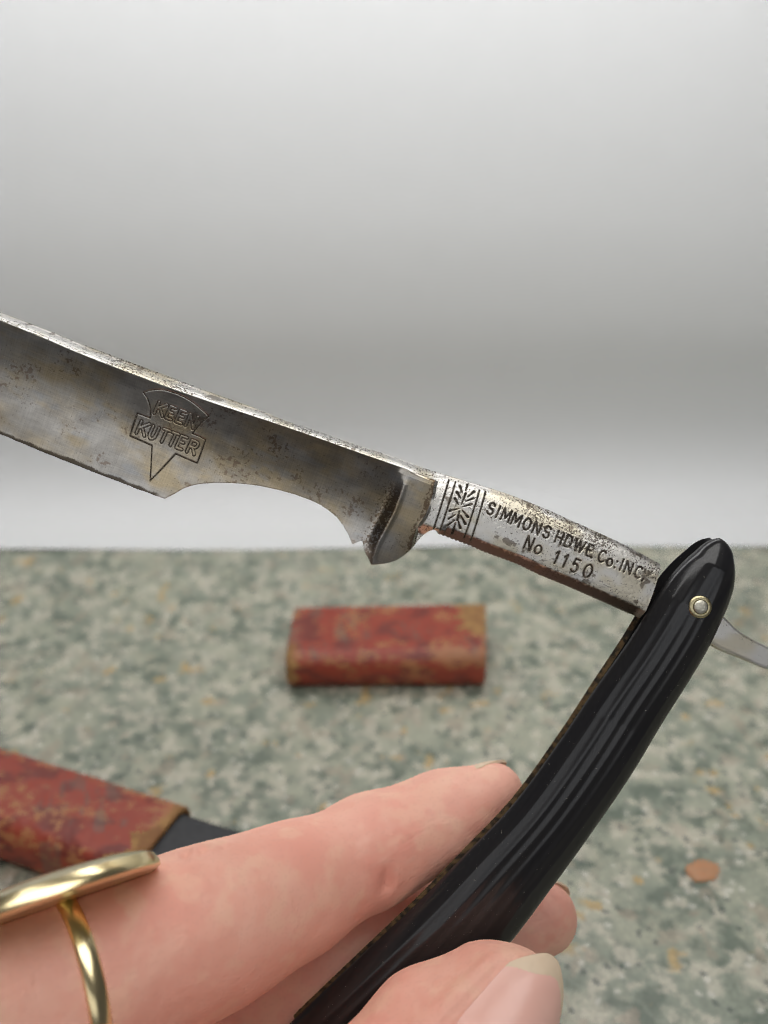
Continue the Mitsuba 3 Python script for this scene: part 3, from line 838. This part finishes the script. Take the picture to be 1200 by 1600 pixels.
def chain_sd(P, ch, k=0.0025):
    d = cone_sd(P, ch[0], ch[1])
    for a, b in zip(ch[1:-1], ch[2:]):
        d = smin(d, cone_sd(P, a, b), k)
    return d


# creases: dips across the index finger and folds of its skin
CREASE = [([W(606, 1322, .117), W(614, 1352, .1165), W(604, 1385, .118)], .0012, .0007), ([W(352, 1312, .111), W(346, 1324, .107), W(345, 1345, .1035)], .0006, .0010),
          ([W(318, 1318, .110), W(314, 1330, .106), W(314, 1350, .1025)], .0006, .0010), ([W(290, 1324, .109), W(286, 1336, .105)], .0006, .0010),
          ([W(415, 1430, .1115), W(400, 1470, .1110), W(380, 1520, .112)], .0011, .0005)]

# thumb nail frame
TA = BONES["thumb"][0][:3] - BONES["thumb"][1][:3]
TA /= np.linalg.norm(TA)
toward = EYE - BONES["thumb"][0][:3]
toward -= TA * (toward @ TA); toward /= np.linalg.norm(toward)
latr = np.cross(TA, toward)
if latr @ RIGHT < 0:
    latr = -latr
ROLL = math.radians(24)
NN = toward * math.cos(ROLL) + latr * math.sin(ROLL)
NL = latr * math.cos(ROLL) - toward * math.sin(ROLL)


FINGER0 = BONES["index"][2][:3] - BONES["index"][4][:3]
FINGER0 = FINGER0 / np.linalg.norm(FINGER0)


def hand_sd(P):
    thumb = smin(chain_sd(P, BONES["thumb"]), chain_sd(P, BONES["pulp"]), 0.004)
    idx = chain_sd(P, BONES["index"], 0.006)
    midf = chain_sd(P, BONES["middle"], 0.004)
    d = smin(idx, midf, 0.0008)
    d = smin(d, chain_sd(P, BONES["ring"]), 0.0008)
    d = smin(d, chain_sd(P, BONES["little"]), 0.0008)
    palm = cone_sd(P, *PALM[0])
    for a in PALM[1:]:
        palm = smin(palm, cone_sd(P, *a), 0.012)
    thumb = smin(thumb, palm, 0.012)
    d = smin(d, palm, 0.008)
    d = smin(d, thumb, 0.0015)
    return d


def fine_sd(P):
    d = hand_sd(P)
    for pts, wd, dep in CREASE:
        e = np.full(len(P), 1e9)
        for a, b in zip(pts[:-1], pts[1:]):
            e = np.minimum(e, cone_sd(P, np.append(a, 0), np.append(b, 0)))
        d = d + dep * np.exp(-(e / wd) ** 2)
    # the bed and the raised fold round the thumb nail
    o = BONES["thumb"][0]
    rel = P - o[:3]
    al, lt, nn = rel @ TA, rel @ NL, rel @ NN
    phi = np.arctan2(lt, nn)
    inside = sm(1.08, 0.98, np.abs(phi)) * sm(-0.0180, -0.0160, al)
    fold = (bell((np.abs(phi) - 1.30) / 0.17) * sm(-0.020, -0.015, al) * sm(0.004, -0.001, al) + bell((al + 0.0185) / 0.0012) * sm(1.2, 0.9, np.abs(phi))) * (np.linalg.norm(rel, axis=1) < 0.024)
    tb_ = BONES["thumb"]
    rad_ = np.linalg.norm(rel - al[:, None] * TA, axis=1)
    bed = tb_[0][3] + (tb_[1][3] - tb_[0][3]) * np.clip(-al / np.linalg.norm(tb_[0][:3] - tb_[1][:3]), 0, 1) - np.maximum(al, 0) * 0.18 - 30.0 * np.maximum(al, 0) ** 2
    d = d + inside * (np.linalg.norm(rel, axis=1) < 0.024) * np.clip(rad_ - bed + 0.0001 - d, 0, 0.004) - 0.0006 * fold + 0.0004 * bell((np.abs(phi) - 1.09) / 0.045) * sm(-0.020, -0.015, al) * sm(0.004, -0.001, al) * (np.linalg.norm(rel, axis=1) < 0.024)
    ax = P @ np.array(FINGER0)
    wob = 0.0012 * meshkit.fbm(P * 300.0, 2, 12)
    across = P - ax[:, None] * np.array(FINGER0)
    wr = meshkit.noise(np.column_stack([(ax + wob) / 0.00085, across[:, 0] / 0.006, across[:, 2] / 0.006]), 8)
    near_joint = 0.35 + np.exp(-(np.linalg.norm(P - W(585, 1330, .1195), axis=1) / 0.008) ** 2) + np.exp(-(np.linalg.norm(P - W(325, 1390, .104), axis=1) / 0.009) ** 2)
    d = d + 0.00007 * near_joint * np.clip(wr - 0.55, 0, 1) * 2.2
    d = d - 0.00022 * (meshkit.fbm(P * 260.0, 3, 2) - 0.5) - 0.0003 * (meshkit.fbm(P * 90.0, 2, 6) - 0.5)
    return d


def surface_nets(sd, lo, hi, step, coarse=5):
    """The zero surface of sd as a mesh; the field is only worked out near it."""
    n = np.ceil((hi - lo) / (step * coarse)).astype(int)
    cg = np.stack(np.meshgrid(*[np.arange(k + 1) for k in n], indexing="ij"), -1)
    F0 = sd(lo + cg.reshape(-1, 3) * step * coarse).reshape(cg.shape[:3])
    from scipy.ndimage import zoom as nz
    big = tuple(k * coarse + 1 for k in n)
    idx = [np.arange(b) / coarse for b in big]
    from scipy.interpolate import RegularGridInterpolator
    F = RegularGridInterpolator([np.arange(k + 1) for k in n], F0)(np.stack(np.meshgrid(*idx, indexing="ij"), -1).reshape(-1, 3)).reshape(big)
    near = np.nonzero(np.abs(F).ravel() < step * coarse * 0.75)[0]
    g = np.stack(np.unravel_index(near, big), 1)
    F.ravel()[near] = sd(lo + g * step)
    s = F < 0
    cnt = sum(s[a:s.shape[0] - 1 + a, b:s.shape[1] - 1 + b, c:s.shape[2] - 1 + c].astype(np.int8) for a in (0, 1) for b in (0, 1) for c in (0, 1))
    cells = np.argwhere((cnt > 0) & (cnt < 8))
    ids = -np.ones(cnt.shape, int)
    ids[tuple(cells.T)] = np.arange(len(cells))
    acc, num = np.zeros((len(cells), 3)), np.zeros(len(cells))
    for ax in range(3):
        o1, o2 = [k for k in range(3) if k != ax]
        for a in (0, 1):
            for b in (0, 1):
                c0 = cells.copy(); c0[:, o1] += a; c0[:, o2] += b
                c1 = c0.copy(); c1[:, ax] += 1
                f0, f1 = F[tuple(c0.T)], F[tuple(c1.T)]
                m = (f0 < 0) != (f1 < 0)
                p = c0[m].astype(float); p[:, ax] += f0[m] / (f0[m] - f1[m])
                acc[m] += p; num[m] += 1
    v = lo + acc / num[:, None] * step
    faces = []
    for ax in range(3):
        o1, o2 = [(1, 2), (2, 0), (0, 1)][ax]
        sl0, sl1 = [slice(None)] * 3, [slice(None)] * 3
        sl0[ax], sl1[ax] = slice(0, -1), slice(1, None)
        cross = np.argwhere(s[tuple(sl0)] != s[tuple(sl1)])
        ok = (cross[:, o1] > 0) & (cross[:, o2] > 0) & (cross[:, o1] < cnt.shape[o1]) & (cross[:, o2] < cnt.shape[o2])
        cross = cross[ok]
        inside0 = s[tuple(cross.T)]

        def cid(d1, d2):
            c = cross.copy(); c[:, o1] += d1; c[:, o2] += d2
            return ids[tuple(c.T)]
        q = np.stack([cid(-1, -1), cid(0, -1), cid(0, 0), cid(-1, 0)], 1)
        q[~inside0] = q[~inside0][:, ::-1]
        faces.append(q)
    q = np.vstack(faces)
    q = q[(q >= 0).all(1)]
    return v, np.vstack([q[:, [0, 1, 2]], q[:, [0, 2, 3]]])


allj = np.vstack([np.vstack(c) for c in BONES.values()] + [np.vstack(c) for c in PALM])
lo, hi = (allj[:, :3] - allj[:, 3:]).min(0) - 0.003, (allj[:, :3] + allj[:, 3:]).max(0) + 0.003
hv, hf = surface_nets(hand_sd, lo, hi, 0.0008)


def grad(P, fn, e=2e-4):
    g = np.stack([fn(P + e * a) - fn(P - e * a) for a in np.eye(3)], 1) / (2 * e)
    return g


vis = np.nonzero(((hv - EYE) @ UP / ((hv - EYE) @ FWD) > -0.72))[0]
for _ in range(2):
    g = grad(hv, hand_sd)
    hv = hv - g * (hand_sd(hv) / np.maximum((g * g).sum(1), 0.3))[:, None]
# the visible part gets one more division and the fine relief of the skin
front_f = np.isin(hf, vis).all(1) & (((hv[hf].mean(1) - EYE) @ RIGHT / ((hv[hf].mean(1) - EYE) @ FWD)) > -0.60)
hv, hf = trimesh.remesh.subdivide(hv, hf, face_index=np.nonzero(front_f)[0])
g = grad(hv, hand_sd)
g /= np.linalg.norm(g, axis=1, keepdims=True)
hv = hv - g * fine_sd(hv)[:, None]
hn = vertex_normals(hv, hf)
if (hn * g).sum() < 0:
    hf, hn = hf[:, ::-1], -hn

flush = [(W(600, 1330, .118), .006), (W(470, 1330, .113), .006), (W(235, 1450, .098), .010), (W(640, 1260, .121), .005), (W(760, 1290, .122), .006), (W(620, 1600, .102), .006), (W(330, 1560, .105), .006), (W(860, 1430, .130), .008), (W(606, 1335, .1165), .0022), (W(612, 1352, .1162), .0020), (W(608, 1372, .1168), .0020), (W(400, 1470, .1108), .0035), (W(390, 1440, .110), .004)]


def skin_color(p, n, uv):
    x, y, z = p.x * 1000.0, p.y * 1000.0, p.z * 1000.0
    c = mix((0.81, 0.460, 0.350), (0.76, 0.370, 0.278), fbm(x / 6.0, y / 6.0, z / 6.0, octaves=3))
    red = mi.Float(0.0)
    for q, r in flush:
        d2 = dr.square(p.x - float(q[0])) + dr.square(p.y - float(q[1])) + dr.square(p.z - float(q[2]))
        red = red + dr.exp(-d2 / (r * r))
    red = dr.minimum(red, 1.0) * smoothstep(0.20, 0.60, fbm(x / 3.5, y / 3.5, z / 3.5 + 4.0, octaves=3))
    c = mix(c, mi.Color3f(0.72, 0.27, 0.205), 0.6 * red)
    c = mix(c, mi.Color3f(0.75, 0.33, 0.245), 0.32 * smoothstep(0.48, 0.66, fbm(x / 2.6, y / 2.6, z / 2.6 + 9.0, octaves=3)))
    c = mix(c, mi.Color3f(0.81, 0.52, 0.365), 0.35 * smoothstep(0.50, 0.68, fbm(x / 3.3 + 20.0, y / 3.3, z / 3.3, octaves=3)))
    c = mix(c, mi.Color3f(0.62, 0.30, 0.24), 0.12 * smoothstep(0.60, 0.75, noise(x / 0.35, y / 0.35, z / 0.35)))
    return c


FINGER = BONES["index"][2][:3] - BONES["index"][4][:3]
FINGER = [float(v) for v in FINGER / np.linalg.norm(FINGER)]


def skin_bump(p, n, uv):
    """Pores and the fine furrows that run round a finger."""
    x, y, z = p.x * 1000.0, p.y * 1000.0, p.z * 1000.0
    a = x * FINGER[0] + y * FINGER[1] + z * FINGER[2]
    wob = 1.2 * fbm(x / 2.5, y / 2.5, z / 2.5, octaves=2)
    furrow = noise((a + wob) / 0.22, x / 2.2, z / 2.2) + 0.6 * noise((a - 0.8 * z + wob) / 0.5, y / 2.0, z / 3.0)
    return 0.7 * fbm(x / 0.30, y / 0.30, z / 0.30, octaves=2) + 0.6 * furrow


principled("skin", proc(skin_color), 0.47, 0.0, skin_bump, 1.25e-4, 4e-5, specular=0.36, two=False)
principled("nail", proc(lambda p, n, uv: mix((0.78, 0.475, 0.395), (0.75, 0.42, 0.345), fbm(p.x * 300.0, p.y * 300.0, p.z * 300.0))), 0.27, 0.0, lambda p, n, uv: fbm(p.x * 900.0, p.y * 900.0, p.z * 900.0), 3e-5, 1e-4, specular=0.5)
principled("nail_tip", proc(lambda p, n, uv: mix((0.70, 0.55, 0.40), (0.65, 0.49, 0.34), fbm(p.x * 500.0, p.y * 500.0, p.z * 500.0))), 0.38, 0.0, None, specular=0.5)
labels["hand"] = {"label": "bare left hand with pinched thumb and fingers holding the black razor handle", "category": "hand"}
put_normals("hand__skin", hv, hf, hn, "skin")


def nail(keys, axis_a, axis_b, along, normal, lateral, a0, a1, edge, half, lift, thick=0.00045, shape=2.6):
    """A nail wrapped round the end of a finger: from a0 to a1 metres along the axis past the tip joint; the free edge starts at 'edge'."""
    r0, r1 = axis_a[3], axis_b[3]
    L = np.linalg.norm(axis_a[:3] - axis_b[:3])
    U_, V_ = np.meshgrid(np.linspace(-1, 1, 121), np.linspace(0, 1, 241), indexing="ij")
    endline = a1 - (a1 - edge) * 0.0 - 0.0042 * np.abs(U_) ** shape
    al = a0 + 0.0016 * np.abs(U_) ** 2.2 + (endline - a0 - 0.0016 * np.abs(U_) ** 2.2) * V_
    rr = r0 + (r1 - r0) * np.clip(-al / L, 0, 1) - np.maximum(al, 0) * 0.18 - 30.0 * np.maximum(al, 0) ** 2
    ph = half * U_ * np.interp(al, [a0, a0 + .005, -0.006, 0.000, 0.004, a1], [0.95, 1.0, 1.0, 0.96, 0.90, 0.80])
    base = axis_a[:3] + al[..., None] * along
    out = np.cos(ph)[..., None] * normal + np.sin(ph)[..., None] * lateral
    topv = base + (rr + lift)[..., None] * out
    low = base + (rr + lift - thick)[..., None] * out
    v = np.vstack([topv.reshape(-1, 3), low.reshape(-1, 3)])
    f = grid_faces(121, 241)
    nn_ = np.cross(topv.reshape(-1, 3)[f[9, 1]] - topv.reshape(-1, 3)[f[9, 0]], topv.reshape(-1, 3)[f[9, 2]] - topv.reshape(-1, 3)[f[9, 0]])
    if nn_ @ out[0, 9] < 0:
        f = f[:, ::-1]
    k, i = 121 * 241, np.arange(121 * 241).reshape(121, 241)
    side = []
    for ringi in (i[:, 0], i[:, -1][::-1], i[0, :][::-1], i[-1, :]):
        for a, b in zip(ringi[:-1], ringi[1:]):
            side += [[a, b, b + k], [a, b + k, a + k]]
    F_ = np.vstack([f, f[:, ::-1] + k, np.array(side)])
    N_ = vertex_normals(v, F_)
    ee = (edge - 0.0030 * np.abs(U_) ** 2.0 + 0.0006 * np.sin(U_ * 4)).ravel()
    free = np.tile(al.ravel() > ee, 2)
    fm_ = free[F_].all(1)
    if (~fm_).any():
        put_normals(keys[0], v, F_[~fm_], N_, "nail")
    put_normals(keys[1], v, F_[fm_], N_, "nail_tip")


nail(("hand__thumb_nail", "hand__thumb_nail__free_edge"), BONES["thumb"][0], BONES["thumb"][1], TA, NN, NL, -0.0180, 0.0066, 0.0041, 1.04, 0.00025)
labels["hand__thumb_nail"] = {"label": "pink thumb nail facing the viewer"}
labels["hand__thumb_nail__free_edge"] = {"label": "pale free edge of the thumb nail"}


def finger_nail(name, ch, out, half, a0, a1, edge, text):
    al = ch[0][:3] - ch[1][:3]; al /= np.linalg.norm(al)
    o = out - al * (out @ al); o /= np.linalg.norm(o)
    nail((name, name + "__free_edge"), ch[0], ch[1], al, o, np.cross(al, o), a0, a1, edge, half, 0.00028)
    labels[name] = {"label": text}


finger_nail("hand__index_nail", BONES["index"], UP + 0.70 * FWD - 0.1 * RIGHT, 0.85, -0.008, 0.0042, 0.0002, "nail of the index finger seen edge on")
finger_nail("hand__middle_nail", BONES["middle"], 0.35 * UP + 0.9 * FWD + 0.2 * RIGHT, 1.0, -0.009, 0.0060, 0.0022, "nail of the middle finger behind the handle")

# ------------------------------------------------------------------ gold ring on the index finger
c_in, c_out = BONES["index"][5], BONES["index"][6]
rc = c_out[:3] - 0.03 * (c_in[:3] - c_out[:3])
rdir = c_in[:3] - c_out[:3]; rdir /= np.linalg.norm(rdir)
rrad = float(-hand_sd(rc[None])[0]) + 0.0004
dors = UP * 0.97 + RIGHT * -0.32 + FWD * 0.14
dors -= rdir * (dors @ rdir); dors /= np.linalg.norm(dors)
lat = np.cross(rdir, dors)
labels["gold_ring"] = {"label": "polished gold ring with a broad flat round top on the index finger", "category": "ring"}
th = np.linspace(0, 2 * np.pi, 97)[:-1]
prof = [(math.cos(a) * 0.00115, math.sin(a) * 0.00055) for a in np.linspace(0, 2 * np.pi, 17)[:-1]]
rows = []
for a in th:
    o = math.cos(a) * dors + math.sin(a) * lat
    rows.append(np.array([rc + (rrad + q) * o + p * rdir for p, q in prof]))
bv = np.vstack(rows)
m, bfaces = len(prof), []
for i in range(96):
    for j in range(m):
        a, b, c, d = i * m + j, ((i + 1) % 96) * m + j, ((i + 1) % 96) * m + (j + 1) % m, i * m + (j + 1) % m
        bfaces += [[a, b, c], [a, c, d]]
put("gold_ring__band", trimesh.Trimesh(bv, np.array(bfaces), process=False), "gold", smooth=True)
img_dir = (RIGHT * 0.937 + UP * 0.35) - 0.16 * FWD * 0
img_dir = img_dir - dors * 0
pn = UP * 0.93 - RIGHT * 0.352 + FWD * 0.36
pn /= np.linalg.norm(pn)
pc = W(70, 1404, 0.0965)
rp = 178 * 0.0965 / FPX
plate = lathe([(rp * 0.01, 0.0), (rp * .90, 0.0), (rp * .97, 0.0003), (rp, 0.0005), (rp * 1.0, 0.0010), (rp * .985, 0.0015), (rp * .96, 0.0021), (rp * .92, 0.0023), (rp * 0.01, 0.0026)][:7], pc - pn * 0.0012, pn, n=96)
face = lathe([(rp * .96, 0.0021), (rp * .90, 0.0025), (rp * .78, 0.0029), (rp * .5, 0.0033), (rp * 0.25, 0.0034), (rp * 0.01, 0.0035)], pc - pn * 0.0012, pn, n=96)
put("gold_ring__top_plate", plate, "gold", smooth=45, label="broad round gold top of the ring seen edge on")
put("gold_ring__top_plate__face", face, "pale_gold", smooth=True, label="pale shiny upper face of the ring top")
